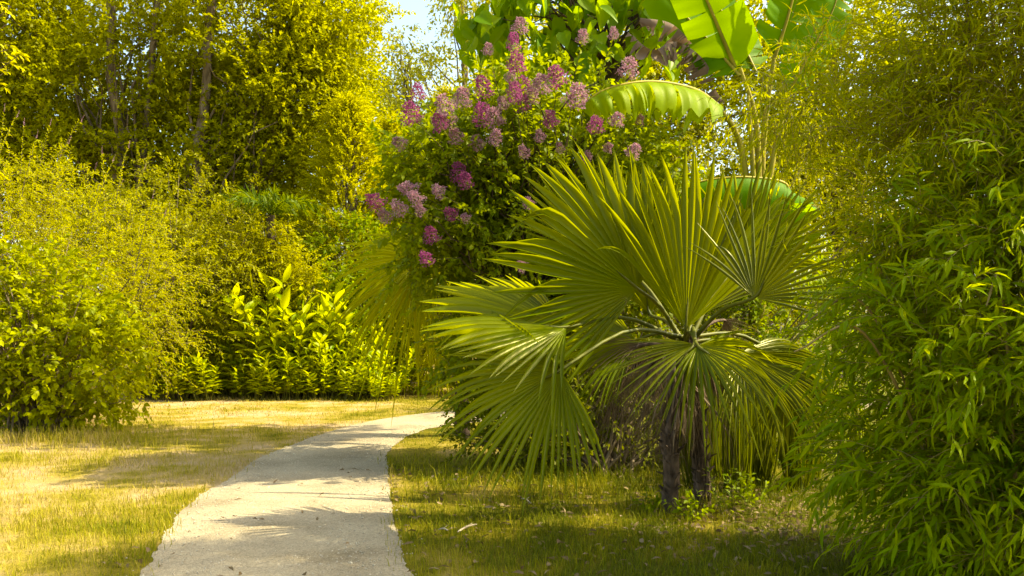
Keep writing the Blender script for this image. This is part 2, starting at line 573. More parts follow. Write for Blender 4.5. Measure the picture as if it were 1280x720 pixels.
# loose stones on the path
rng = R(6)
n = 9000
pp = np.stack([rng.uniform(-3.4, 0.6, n), rng.uniform(4.6, 13, n)], -1)
pp = pp[in_path(pp) | (rng.random(n) < .6) & (in_path(pp + rng.normal(0, .07, (n, 2))))]
n = len(pp)
s = rng.uniform(.003, .0095, n) * (1 + .5 * (rng.random(n) > .95))
octv = np.array([[1, 0, 0], [0, 1, 0], [-1, 0, 0], [0, -1, 0], [0, 0, .8], [0, 0, -.8]])
octf = np.array([[0, 1, 4], [1, 2, 4], [2, 3, 4], [3, 0, 4], [1, 0, 5], [2, 1, 5], [3, 2, 5], [0, 3, 5]])
vv = (octv[None] * rng.uniform(.6, 1.2, (n, 6, 1))) * s[:, None, None] + np.concatenate([pp, np.full((n, 1), .022)], 1)[:, None]
mb = MB()
mb.add(vv, None, octf[None] + (np.arange(n) * 6)[:, None, None])
o = mb.obj('gravel', M['stone'], smooth=False)
o['kind'] = 'stuff'
o['label'] = 'loose pale gravel stones scattered over the path'


# grass blades
def grass_noise(p):
    x, y = p[:, 0], p[:, 1]
    return (np.sin(x * 1.9 + 1.3 * np.sin(y * 1.1)) + np.sin(y * 2.3 + x * .7 + 1) + np.sin(x * 4.1 - y * 3.3) * .6) / 2.6


def blades(mb, rng, p, h, w, lean=.5):
    n = len(p)
    a = rng.uniform(0, 2 * np.pi, n)
    s = np.stack([np.cos(a), np.sin(a), np.zeros(n)], -1)
    l = np.stack([np.cos(a + 1.57 + rng.normal(0, .5, n)), np.sin(a + 1.57 + rng.normal(0, .5, n)), np.zeros(n)], -1)
    b = np.concatenate([p, np.zeros((n, 1))], 1)
    h = np.asarray(h)[:, None]
    w = np.asarray(w)[:, None]
    ln = np.abs(rng.normal(lean, .35, (n, 1)))
    mid = b + UP * h * .6 + l * h * ln * .35
    tip = b + UP * h * (1 - .25 * ln) + l * h * ln
    v = np.stack([b - s * w, b + s * w, mid + s * w * .7, mid - s * w * .7, tip], 1)
    off = (np.arange(n) * 5)[:, None, None]
    mb.add(v, np.array([[0, 1, 2, 3]])[None] + off, np.array([[3, 2, 4]])[None] + off)


rng = R(7)
mb = MB()
for (y0, y1, dens, hh, ww) in ((4.4, 7, 2600, .05, .0024), (7, 10, 1300, .055, .003), (10, 14, 620, .036, .0036), (14, 22, 300, .038, .0055)):
    x0, x1 = -.64 * y1 - .3, .5 * y1 + .4
    n = int((x1 - x0) * (y1 - y0) * dens)
    p = np.stack([rng.uniform(x0, x1, n), rng.uniform(y0, y1, n)], -1)
    p = p[np.abs(p[:, 0]) < .63 * p[:, 1] + .4]
    gn = grass_noise(p)
    p = p[rng.random(len(p)) < .55 + .5 * gn + .3 * (p[:, 0] > -1)]
    ins = in_path(p)
    edge = in_path(p + np.array([.05, 0])) | in_path(p - np.array([.05, 0]))
    keep = ~ins | (rng.random(len(p)) < .35 * ~(in_path(p + np.array([.11, 0])) & in_path(p - np.array([.11, 0]))) * (rng.random(len(p)) < .3 + .3 * grass_noise(p * 3)))
    p, edge = p[keep], edge[keep]
    gn = grass_noise(p)
    right = np.clip((p[:, 0] + 1.6) / 1.0, 0, 1)
    h = hh * rng.uniform(.25, 1.5, len(p)) * (1 + .35 * gn) * (1 + .45 * edge) * (1 + .15 * right)
    blades(mb, rng, p, h, ww * rng.uniform(.7, 1.3, len(p)))
# taller wisps at the foot of the shrubs, around the palm and along the bed
for cx, cy, sx, sy, n, h0 in ((-5.6, 11.5, .8, .35, 900, .22), (-4.6, 10.6, .8, .5, 500, .13), (-6.6, 11.3, .9, .25, 800, .16), (-5, 18.0, 2.2, .2, 700, .10),
                              (1.0, 6.5, .6, .4, 700, .13), (2.0, 7.2, .7, .5, 900, .17), (.2, 7.6, .7, .5, 900, .13), (.3, 8.6, 1.0, .4, 1200, .2), (1.7, 6.2, .5, .3, 400, .12)):
    p = np.stack([rng.normal(cx, sx, n), rng.normal(cy, sy, n)], -1)
    p = p[~in_path(p)]
    blades(mb, rng, p, h0 * rng.uniform(.3, 1.2, len(p)), np.full(len(p), .0022 * cy / 6.5), .45)
o = mb.obj('grass', M['grass'], smooth=False)
o['kind'] = 'stuff'
o['label'] = 'short dry grass of the lawn on both sides of the path'

# leaf litter on the right-hand ground
rng = R(8)
mb = MB()
n = 7500
p = np.stack([rng.uniform(-2.6, 3.2, n), rng.uniform(4.8, 9, n)], -1)
w = np.exp(-((p[:, 0] - 1.9) / .75) ** 2 - ((p[:, 1] - 6.6) / .8) ** 2) + .12
keep = (rng.random(n) < w) & ~in_path(p) | (rng.random(n) < .02)
p = p[keep]
n = len(p)
pos = np.concatenate([p, rng.uniform(.012, .05, (n, 1))], 1)
put(mb, T_OVAL, pos, np.concatenate([rng.normal(size=(n, 2)), rng.normal(0, .25, (n, 1))], 1), UP + rng.normal(0, .5, (n, 3)), rng.uniform(.03, .09, n), rng.uniform(.012, .035, n))
o = mb.obj('leaf_litter', M['litter'])
o['kind'] = 'stuff'
o['label'] = 'brown fallen leaves scattered under the palm'


# ------------------------------------------------------------------ far background
# distant wood closing the view
rng = R(11)
ml = MB()
for i in range(26):
    x = -46 + i * 3.6 + rng.normal(0, .8)
    y = rng.uniform(46, 56)
    h = rng.uniform(8.5, 12.5) if -16 < x < 2 else rng.uniform(12, 18)
    crown(ml, None, rng, [((x, y, h * .55), (3.2, 2.6, h * .45)), ((x + 1, y - 1, h * .3), (3, 2, h * .3))], 150, 3, .8, 6, .26, .17, up=.2)
o = ml.obj('distant_woodland', M['tree'])
o['kind'] = 'stuff'
o['label'] = 'distant yellow green wood closing the view'

# airy tall trees in the gap of sky
def airy(label, x, Y, top, seed, w):
    base = P(x, 0, Y)
    base[2] = 0
    zt = EYE + (HOR - top) / F * Y
    ells = []
    rng = R(seed)
    for k in range(9):
        z = zt * (.42 + .56 * k / 8)
        ells.append(((base[0] + rng.normal(0, w * .5), Y + rng.normal(0, 1), z), (w * rng.uniform(.4, .75) * (1.15 - k / 12), w * .5, zt * .075)))
    tree('airy_tree', label, 'tree', base, seed, [([base, base + [w * .1, 0, zt * .5], base + [0, 0, zt * .96]], .28, .04)], ells, 210, 5, .9, 7, .26, .13,
         M['airy'], M['bark'], nlimb=70, r0=.08, lo=.2, spread=.35, up=.1, droop=.5)


airy('tall airy eucalyptus tree with open crown against the blue sky gap', 575, 38, -18, 21, 2.9)
airy('lower airy tree just left of the taller one, below the sky gap', 512, 41, 62, 22, 2.0)
airy('airy tree far behind the lilac, half hidden by large heart leaves', 640, 36, -10, 23, 2.4)

# the big trees at the left
b = np.array([-10.9, 23.7, 0])
tree('broadleaf_tree', 'tall twin-stemmed tree with brown speckled trunks behind the left shrubs', 'tree', b, 31,
     [([b, b + [.1, 0, 4], b + [-.15, .1, 8], b + [-.6, .3, 14]], .24, .09), ([b + [.35, .1, 0], b + [.4, .1, 4], b + [.75, .2, 8], b + [1.2, .1, 14]], .17, .06)],
     [((-12.5, 26.6, 10.5), (4.4, 3.2, 4.6)), ((-14.5, 26.5, 7), (3.4, 2.6, 3.2)), ((-10.2, 26.8, 7.0), (2.4, 2.0, 2.6)), ((-11, 27.5, 5.2), (4.0, 1.6, 1.6)), ((-11.3, 23.5, 8.0), (3.2, .8, 3.4))],
     640, 14, .7, 11, .165, .10, M['tree_dark'], M['bark'], nlimb=34, r0=.06, spread=.34, up=.2, lo=.3, droop=.1, leaf_droop=.05)
b = np.array([-8.5, 23.2, 0])
tree('broadleaf_tree', 'large sunlit yellow-green tree filling the upper left beside the sky gap', 'tree', b, 32,
     [([b, b + [-.2, 0, 4], b + [.2, 0, 8], b + [.5, .2, 14]], .23, .08), ([b + [.3, 0, 0], b + [.9, .2, 4], b + [2.3, .3, 8], b + [3.2, .3, 11]], .13, .05)],
     [((-7.4, 24.8, 10.0), (3.2, 2.6, 4.0)), ((-5.9, 24.4, 7.6), (2.1, 2.0, 2.4)), ((-8.6, 24.2, 6.4), (2.2, 1.6, 2.0)), ((-5.5, 24.6, 10.4), (1.5, 1.6, 2.4)), ((-7, 24.5, 5.0), (2.4, 1.6, 1.5))],
     720, 15, .65, 11, .155, .095, M['tree'], M['bark'], nlimb=30, r0=.055, spread=.34, up=.25, lo=.4, droop=.1, leaf_droop=.05)
b = np.array([-16.8, 25.0, 0])
tree('broadleaf_tree', 'dark tree with leaning trunk at the far upper left edge', 'tree', b, 33,
     [([b, b + [.6, 0, 4], b + [1.6, 0, 8], b + [2.2, .1, 13]], .22, .08)],
     [((-15.6, 25.2, 10), (3.4, 2.6, 4.0)), ((-16.6, 25.2, 6), (3.2, 2.4, 2.6))],
     400, 14, .7, 11, .165, .10, M['tree_dark'], M['bark'], nlimb=60, r0=.1, spread=.34, up=.2, lo=.3, droop=.1, leaf_droop=.05)

# golden conical shrubs
def cone_shrub(label, x, Y, top, w, seed):
    base = P(x, 0, Y)
    base[2] = 0
    zt = EYE + (HOR - top) / F * Y
    rng = R(seed)
    ml, mw = MB(), MB()
    n = 2900
    u = rng.uniform(.04, 1, n) ** .8
    a = rng.uniform(0, 6.283, n)
    r = w * (1 - u) ** .75 * rng.uniform(.45, 1.08, n)
    pos = base + np.stack([np.cos(a) * r, np.sin(a) * r, u * zt], -1)
    D = np.stack([np.cos(a), np.sin(a), np.full(n, .9)], -1) + rng.normal(0, .3, (n, 3))
    shoots(ml, None, rng, pos, D, .55 * rng.uniform(.6, 1.2, n), 16, .14, .042, T_RHOMB, ang=.6, droop=.2)
    t = thing('golden_conifer', label, 'conifer', base)
    pth = spline([base, base + [.05, 0, zt * .5], base + [0, 0, zt * .95]], 8)
    tubes(mw, pth, np.linspace(.12, .02, 8), 7)
    limbs(mw, rng, pth, pos[:60], .03)
    mw.obj('trunk', M['bark'], t, base)
    ml.obj('crown', M['conifer'], t, base)


cone_shrub('golden feathery conical conifer left of the lilac flowers', 437, 22, 132, 2.1, 41)
cone_shrub('smaller golden conifer right of the taller golden one', 492, 23, 158, 1.5, 42)
cone_shrub('yellow pointed conifer standing below the sky gap behind the lilac', 560, 26, 120, 2.0, 43)


# ------------------------------------------------------------------ shrubs on the left
def shrub(name, label, base, seed, ells, nclump, nshoot, slen, nl, ll, lw, lm, tmpl=T_OVAL, stems=7, cat='shrub', **kw):
    rng = R(seed)
    base = np.asarray(base, float)
    t = thing(name, label, cat, base)
    ml, mw = MB(), MB()
    ctr = crown(ml, mw, rng, ells, nclump, nshoot, slen, nl, ll, lw, tmpl, **kw)
    c = ctr[rng.permutation(len(ctr))[:max(stems * 8, 20)]]
    st = base + np.concatenate([rng.normal(0, .16, (len(c), 2)), np.zeros((len(c), 1))], 1)
    tq = np.linspace(0, 1, 7)[None, :, None]
    mid = st * .5 + c * .5
    mid[:, :2] = st[:, :2] * .7 + c[:, :2] * .3
    pth = st[:, None] * (1 - tq) ** 2 + mid[:, None] * 2 * tq * (1 - tq) + c[:, None] * tq ** 2
    tubes(mw, pth, np.linspace(.022, .005, 7), 5)
    mw.obj('stems', M['bark'], t, base)
    ml.obj('foliage', lm, t, base)
    return t, ml, ctr


# feathery arching shrub
rng = R(51)
base = np.array([-7.9, 14.2, 0])
t = thing('feathery_shrub', 'big arching feathery yellow shrub with pinkish shoot tips at the left edge', 'shrub', base)
ml, mw = MB(), MB()
ells = [((-8.0, 14.2, 2.5), (2.2, 1.4, 1.75)), ((-6.6, 14.0, 1.9), (1.35, 1.1, 1.3)), ((-9, 14, 3), (1.6, 1.3, 1.5))]
ctr, out = clump_centers(rng, ells, 1050, .55)
k = 3
bs = (ctr[:, None] + rng.normal(0, .16, (len(ctr), k, 3))).reshape(-1, 3)
dd = (out[:, None] * .9 + UP * .35 + rng.normal(0, .5, (len(ctr), k, 3))).reshape(-1, 3)
bs[:, 2] = np.maximum(bs[:, 2], .05)
shoots(ml, mw, rng, bs, dd, .5 * rng.uniform(.6, 1.3, len(bs)), 16, .075, .027, T_RHOMB, ang=1.0, droop=.45, twr=.0025)
# long wands standing out above
wands = [(62, 150), (100, 145), (45, 165), (20, 140), (85, 172), (140, 195), (160, 178), (180, 205), (5, 132), (118, 205), (190, 240), (205, 262), (150, 225), (30, 150), (75, 190), (128, 185)]
tips = np.array([P(x, y, 13.9 + rng.normal(0, .4)) for x, y in wands])
st = tips + np.array([-.35, .2, -1.25]) + rng.normal(0, .12, tips.shape)
L = np.linalg.norm(tips - st, axis=1) * 1.15
shoots(ml, mw, rng, st, tips - st + UP * .25, L, 44, .085, .028, T_RHOMB, ang=1.15, droop=.22, twr=.007)
c = ctr[:70]
stt = base + np.concatenate([rng.normal(0, .2, (70, 2)), np.zeros((70, 1))], 1)
tq = np.linspace(0, 1, 7)[None, :, None]
tubes(mw, stt[:, None] * (1 - tq) + c[:, None] * tq + UP * .5 * tq * (1 - tq), np.linspace(.025, .005, 7), 5)
mw.obj('stems', M['bark'], t, base)
ml.obj('foliage', M['feather'], t, base)
# pinkish tips
for tp_, dd_ in zip(tips, tips - st):
    mf = MB()
    shoots(mf, None, rng, (tp_ - UP * .12)[None], dd_[None], .16, 14, .03, .012, T_RHOMB, ang=.6, droop=.1)
    mf.obj('flower_tip', M['floret_pale'], t, base)

shrub('broadleaf_shrub', 'rounded glossy broad-leaved shrub on the dry lawn at the left edge', (-6.9, 12.4, 0), 52,
      [((-7.0, 12.5, 1.25), (1.35, .95, 1.3)), ((-6.3, 12.4, .95), (.8, .8, .95)), ((-7.6, 12.4, 1.6), (1.0, .9, 1.2))], 330, 5, .32, 9, .125, .07, M['broad'],
      lo=.5, spread=.12, up=.3, droop=.3, stems=9)
shrub('olive_shrub', 'olive small-leaved shrub between the left shrubs and the ginger bed', (-7.3, 18.2, 0), 53,
      [((-7.4, 18.4, 2.6), (2.0, 1.2, 2.3)), ((-6.5, 18.8, 2.4), (1.1, 1.0, 1.3)), ((-9, 19, 2.6), (1.6, 1, 2.0))], 760, 5, .45, 11, .10, .05, M['olive'], T_RHOMB, lo=.6, spread=.2, up=.25)
shrub('yellow_shrub', 'yellowish fine-leaved shrub beneath the dark tree fern', (-5.0, 20.6, 0), 54,
      [((-5.2, 20.9, 2.2), (1.6, 1.0, 1.2)), ((-4.2, 20.9, 3.2), (1.0, .9, 1.2)), ((-6.4, 21.6, 3.2), (1.5, 1, 1.9))], 420, 5, .4, 10, .10, .048, M['olive'], T_RHOMB, lo=.6, spread=.2)
shrub('green_shrub', 'bright green leafy bush behind the ginger bed beside the dusty palm', (-3.7, 20.4, 0), 55,
      [((-3.7, 20.4, 2.9), (.95, .8, 1.3)), ((-3.4, 19.4, 1.6), (1.2, .8, 1.5)), ((-2.6, 19.7, 1.3), (.9, .8, 1.2))], 300, 5, .35, 9, .13, .07, M['green'], T_OVAL, lo=.6, spread=.15)
shrub('background_shrub', 'tall yellow shrub under the big sunlit tree behind the fern', (-7.4, 23.0, 0), 56,
      [((-7.8, 23.0, 2.9), (2.4, 1.1, 2.5)), ((-4.6, 23.2, 2.9), (1.9, 1.0, 2.2)), ((-10.6, 23, 2.8), (2.2, 1.2, 2.6))], 620, 5, .5, 10, .13, .07, M['olive'], T_RHOMB, lo=.6, spread=.25)
shrub('path_shrub', 'yellow-green shrub on the far side of the path bend', (-.6, 19.0, 0), 57,
      [((-.8, 19.2, 1.3), (1.7, 1.0, 1.35)), ((1.4, 19.4, 1.8), (1.8, 1.0, 1.7)), ((-1.9, 20, 1.1), (1.0, .9, 1.2))], 420, 5, .42, 10, .11, .055, M['feather'], T_RHOMB, lo=.6, spread=.2)

shrub('yellow_shrub', 'small yellow shrub directly in front of the tree fern trunk', (-5.4, 18.75, 0), 158,
      [((-5.4, 18.75, 2.85), (.85, .22, .95)), ((-4.9, 18.8, 2.4), (.7, .22, 1.0)), ((-5.9, 18.8, 2.4), (.7, .22, 1.1))], 330, 5, .34, 10, .09, .045, M['feather'], T_RHOMB, lo=.3, spread=.14)
# tree fern
rng = R(58)
base = np.array([-5.35, 19.0, 0])
t = thing('tree_fern', 'dark green tree fern rosette poking out above the yellow shrub', 'fern', base)
mw = MB()
tubes(mw, spline([base, base + [.05, 0, 2], base + [0, -.1, 4.0]], 8), np.linspace(.13, .1, 8), 8)
mw.obj('trunk', M['bark_dark'], t, base)
for i in range(13):
    a = i * 2.4
    mfz = MB()
    hub = base + np.array([0, -.1, 4.0])
    D = np.array([np.cos(a), np.sin(a), rng.uniform(.8, 1.7)])
    shoots(mfz, mfz, rng, hub[None], D[None], np.array([rng.uniform(1.3, 1.6)]), 40, .3, .05, T_LANCE, ang=1.25, droop=.6, twr=.012, leaf_droop=.1, wob=.08, t0=.08)
    mfz.obj('frond', M['fern'], t, base)

# spear-leaved clump behind the bed
rng = R(59)
base = np.array([-5.5, 19.2, 0])
mb = MB()
n = 700
bp = base + np.stack([rng.normal(0, .62, n), rng.normal(0, .3, n), rng.uniform(.3, 1.6, n)], -1)
D = np.stack([rng.normal(0, .2, n), rng.normal(-.08, .2, n), np.ones(n)], -1)
put(mb, T_STRAP, bp, D, np.stack([rng.normal(0, 1, n), rng.normal(-.5, 1, n), np.full(n, .2)], -1), rng.uniform(1.3, 2.1, n) * np.exp(-((bp[:, 0] - base[0]) / 1.2) ** 2), .045)
tag(mb.obj('spear_grass', M['spear'], None, base), 'upright clump of pale spear-shaped leaves rising behind the ginger bed', 'ornamental grass').location = base

# ginger bed: three plants, copied
rng = R(60)
protos = []
for k in range(3):
    t = thing('ginger_plant', 'broad-leaved green and yellow ginger plant packed in the bed across the lawn', 'ginger plant', (0, 0, 0), 'ginger plants in the bed')
    ml, mw = MB(), MB()
    for s_ in range(10):
        x, y = rng.normal(0, .22, 2)
        lean = np.array([x * .7 + rng.normal(0, .12), y * .7 - .1 + rng.normal(0, .12), 1.0])
        H = rng.uniform(1.0, 1.75)
        pth = np.array([x, y, 0]) + lean * (np.linspace(0, 1, 5)[:, None] * H)
        tubes(mw, pth, np.linspace(.014, .006, 5), 5)
        nlv = 14
        tq = np.linspace(.25, 1.0, nlv)
        pos = np.array([x, y, 0]) + lean * (tq * H)[:, None]
        az = s_ * 1.3 + np.arange(nlv) * np.pi + rng.normal(0, .5, nlv)
        el = .2 + 1.1 * tq ** 2 + rng.normal(0, .2, nlv)
        D = np.stack([np.cos(az), np.sin(az), el], -1)
        put(ml, T_GINGER, pos, D, UP + rng.normal(0, .5, (nlv, 3)), rng.uniform(.26, .42, nlv), rng.uniform(.10, .15, nlv))
    mw.obj('stem', M['petiole'], t)
    ml.obj('foliage', M['ginger'], t)
    protos.append(t)
spots = []
for i, (x0, x1, Y, sc) in enumerate(((-7.9, -2.4, 17.85, .56), (-8.1, -2.4, 18.25, .84), (-8.0, -2.6, 18.7, 1.14), (-7.8, -2.9, 19.15, 1.4), (-7.4, -3.4, 19.5, 1.5))):
    m_ = (18, 16, 15, 13, 10)[i]
    for j in range(m_):
        q = (j + .5) / m_
        fall = 1 - .35 * max(0, (q - .6) / .4) - .12 * max(0, (.25 - q) / .25)
        spots.append((x0 + (x1 - x0) * q + rng.normal(0, .1), Y + rng.normal(0, .12), sc * fall * rng.uniform(.88, 1.12)))
for i, (x, y, sc) in enumerate(spots):
    if i < 3:
        o = protos[i]
        o.location = (x, y, 0)
        o.rotation_euler = (0, 0, rng.uniform(0, 6.28))
        o.scale = (sc, sc, sc)
    else:
        dup(protos[i % 3], (x, y, 0), rng.uniform(0, 6.28), sc)

# lemon tree just outside the frame with sprigs hanging in at the left edge
rng = R(61)
base = np.array([-4.7, 6.2, 0])
t = thing('lemon_leaved_tree', 'bright lemon-yellow leafy sprigs hanging in at the top left edge', 'tree', base)
ml, mw = MB(), MB()
tr = spline([base, base + [.05, 0, 1.5], base + [.1, .1, 3], base + [.1, 0, 4.6]], 10)
tubes(mw, tr, np.linspace(.09, .03, 10), 8)
tg = np.array([P(x, y, 6.2) for x, y in ((14, 8), (8, 30), (22, 70), (10, 62), (4, 92), (2, 120), (-2, 222), (-2, 300), (-60, 60), (-90, 0), (-40, 180), (-120, 120), (-80, 240), (-60, -60), (-140, -40))])
limbs(mw, rng, tr, tg, .02, .003)
kk = 2
bs = np.repeat(tg, kk, 0) + rng.normal(0, .035, (len(tg) * kk, 3)) + np.array([-.12, 0, 0])
shoots(ml, mw, rng, bs, rng.normal(0, .5, bs.shape) + np.array([.6, 0, -.1]), .14, 7, .075, .03, T_OVAL, ang=.8, droop=.3)
mw.obj('trunk', M['bark'], t, base)
ml.obj('crown', M['yellow_leaf'], t, base)


# ------------------------------------------------------------------ fan palms
def fan_blade(mb, rng, hub, D, N, Rr, A, nseg=38, split=.5, droop=.2, cup=.0, sag=.0, costa=.0):
    D = nz(D)
    N = np.asarray(N, float)
    N = nz(N - N.dot(D) * D)
    Sd = np.cross(N, D)
    A = math.radians(A)
    ts = np.array([.03, .15, .3, .42, .52, .62, .72, .82, .91, 1.0])
    dth = A / nseg
    for i in range(nseg):
        th = -A + dth * (2 * i + 1)
        L = Rr * (1 - .22 * (th / A) ** 2) * rng.uniform(.92, 1.04)
        sp = split * rng.uniform(.9, 1.15) * (1 - .15 * abs(th / A))
        jit = rng.normal(0, .035)
        dr = droop * rng.uniform(.35, 1.5) + (rng.uniform(.1, .4) if rng.random() < .12 and Rr < 1.6 and droop < .1 else 0)
        tw = rng.normal(0, .3)
        ti = rng.normal(0, .3)
        rows = []
        for tq in ts:
            f = max(0, (tq - sp) / (1 - sp))
            c_th = th + jit * f
            hw = dth * min(tq, sp) * L * (1 - f ** 2.2) * 1.0 if f > 0 else dth * tq * L
            d = math.cos(c_th) * D + math.sin(c_th) * Sd
            side = -math.sin(c_th) * D + math.cos(c_th) * Sd
            r = tq * L
            p = hub + d * r + N * (cup * r * (1 - math.cos(th)) - costa * r * r / Rr * max(0, math.cos(th)))
            p = p - UP * (sag * r * r / Rr + dr * L * f * f)
            pl = N * (hw * 1.0)
            e = side * hw + N * (tw * hw * f)
            rows += [p - e + pl * (1 + ti), p - pl, p + e + pl * (1 - ti)]
        a = np.arange(len(ts) - 1)[:, None] * 3 + np.array([0, 1])[None]
        a = a.ravel()
        mb.add(np.array(rows), np.stack([a, a + 1, a + 4, a + 3], -1))


def frond(t, base, mat, rng, crownpt, hub, tip, facing, Rr, A, name='frond', petmat='petiole', **kw):
    mb = MB()
    fan_blade(mb, rng, hub, tip - hub, facing, Rr, A, **kw)
    o = mb.obj(name, M[mat], t, base)
    mp = MB()
    d = np.linalg.norm(hub - crownpt)
    arch = crownpt * .5 + hub * .5 + UP * .12 * d
    D = nz(tip - hub)
    tubes(mp, spline([crownpt, arch, hub, hub + D * Rr * .18], 12), np.concatenate([np.linspace(.02, .012, 9), [.011, .008, .003]]), 6)
    mp.obj('petiole', M[petmat], o, (0, 0, 0))
    o.children[0].location = (-base[0], -base[1], -base[2])
    return o


rng = R(70)
base = np.array([1.28, 6.95, 0])
palm = thing('fan_palm', 'large fan palm with pleated green fronds and shaggy trunk in front of the lilac', 'palm', base)
mw = MB()
trk = spline([base, base + [.02, 0, .35], base + [.0, 0, .6], base + [.12, .03, 1.05], base + [.18, .05, 1.42]], 14)
tubes(mw, trk, np.linspace(.066, .06, 14) * (1 + .12 * np.sin(np.arange(14) * 2.2)), 12)
tr2 = spline([base + [.34, .28, 0], base + [.3, .26, .5], base + [.24, .12, 1.2]], 10)
tubes(mw, tr2, np.linspace(.05, .045, 10) * (1 + .12 * np.sin(np.arange(10) * 2.0)), 10)
# old leaf bases
for pth, cnt in ((trk, 150), (tr2, 90)):
    for i in range(cnt):
        q = rng.uniform(.02, .98) * (len(pth) - 1)
        c = pth[int(q)]
        a = rng.uniform(0, 6.28)
        o_ = np.array([math.cos(a), math.sin(a), 0])
        s0 = c + o_ * .045
        ln = rng.uniform(.06, .2)
        o2 = o_ * rng.uniform(.1, .5) + np.array([o_[1], -o_[0], 0]) * rng.normal(0, .25)
        tubes(mw, np.array([s0, s0 + (o2 * .35 + UP) * ln * .5, s0 + (o2 * .9 + UP * rng.uniform(.6, 1)) * ln]), np.array([.03, .022, .005]) * rng.uniform(.5, 1.1), 4)
mw.obj('trunk', M['palm_bark'], palm, base)
CR = P(858, 428, 7.0)
fr = [  # hub px,py,Y | tip px,py,Y | facing | R(m) | half angle | kwargs
    ((797, 361, 6.75), (690, 268, 6.5), (-.15, -.9, .4), 1.30, 88, dict(nseg=34, droop=.03, split=.6, costa=.12)),
    ((857, 412, 6.7), (872, 220, 6.75), (.3, -.95, .1), 1.48, 48, dict(nseg=24, droop=.0, split=.62, costa=.05)),
    ((943, 372, 6.5), (996, 278, 6.45), (.55, .6, .55), .9, 80, dict(nseg=24, droop=.08, split=.32, costa=.1)),
    ((868, 430, 6.35), (798, 500, 6.0), (-.1, -.75, .65), .84, 66, dict(nseg=20, droop=.12, split=.22)),
    ((872, 432, 6.3), (935, 478, 6.05), (.1, -.75, .65), .74, 82, dict(nseg=20, droop=.4, split=.34)),
    ((708, 409, 6.5), (545, 392, 6.3), (.1, -.52, .85), 1.12, 78, dict(nseg=30, droop=.05, split=.55)),
    ((700, 463, 6.1), (572, 530, 5.9), (-.15, -.85, .5), .97, 88, dict(nseg=38, droop=.12, split=.5, sag=.05)),
    ((925, 442, 7.2), (1010, 478, 6.9), (.2, -.7, .7), .95, 80, dict(nseg=38, droop=.2, split=.5, sag=.15)),
    ((930, 335, 7.7), (990, 232, 7.9), (.2, -.8, .5), 1.15, 60, dict(nseg=30, droop=.03, split=.55)),
    ((765, 330, 7.6), (705, 235, 7.7), (-.2, -.9, .3), 1.1, 55, dict(nseg=28, droop=.02, split=.5)),
    ((795, 425, 7.5), (700, 440, 7.6), (-.2, -.7, .7), .85, 70, dict(nseg=32, droop=.15, split=.5)),
    ((985, 455, 7.5), (1000, 560, 7.5), (.1, -.95, .2), 1.05, 42, dict(nseg=24, droop=.05, split=.45)),
    ((868, 395, 7.4), (895, 215, 7.8), (.3, -.9, .2), 1.4, 55, dict(nseg=34, droop=.0, split=.55)),
    ((812, 392, 7.3), (790, 225, 7.5), (-.1, -.95, .2), 1.3, 45, dict(nseg=26, droop=.0, split=.55)),
]
for h, tp, fc, rr, A, kw in fr:
    mt_ = {857: 'fan_backlit', 812: 'fan_backlit', 868: 'fan_shaded', 943: 'fan_shaded', 925: 'fan_shaded', 985: 'fan_shaded'}.get(h[0], 'fan')
    frond(palm, base, mt_, rng, CR + rng.normal(0, .03, 3), P(*h), P(*tp), np.array(fc), rr, A, **kw)
for h, tp, rr, A in (((815, 455, 7.25), (770, 560, 7.3), .75, 50), ((850, 470, 7.1), (835, 600, 7.1), .7, 40), ((780, 440, 7.5), (740, 520, 7.6), .7, 60), ((890, 470, 7.2), (905, 590, 7.25), .75, 35),
                     ((905, 400, 7.5), (935, 440, 7.6), .5, 60), ((800, 430, 7.4), (760, 470, 7.3), .6, 80), ((825, 440, 7.35), (800, 540, 7.2), .7, 60), ((860, 480, 6.95), (850, 590, 6.9), .55, 40),
                     ((835, 500, 7.1), (825, 610, 7.0), .6, 35), ((780, 470, 7.6), (775, 560, 7.6), .6, 60)):
    frond(palm, base, 'frond_dead', rng, CR - UP * .1, P(*h), P(*tp), np.array([0, -.9, .3]), rr, A, name='dead_frond', petmat='palm_bark', nseg=26, droop=.4, split=.15)

mt_ = MB()
n = 130
a_ = rng.uniform(0, 6.28, n)
o_ = np.stack([np.cos(a_), np.sin(a_), np.zeros(n)], -1)
pz = rng.uniform(.85, 1.45, n)
pp_ = base + np.array([.12, .05, 0]) + o_ * rng.uniform(.03, .14, (n, 1)) + UP * pz[:, None]
put(mt_, T_STRAP, pp_, o_ * rng.uniform(.1, .7, (n, 1)) - UP + rng.normal(0, .2, (n, 3)), o_ + UP * .2, rng.uniform(.2, .5, n), rng.uniform(.006, .022, n))
mt_.obj('thatch', M['frond_dead'], palm, base)
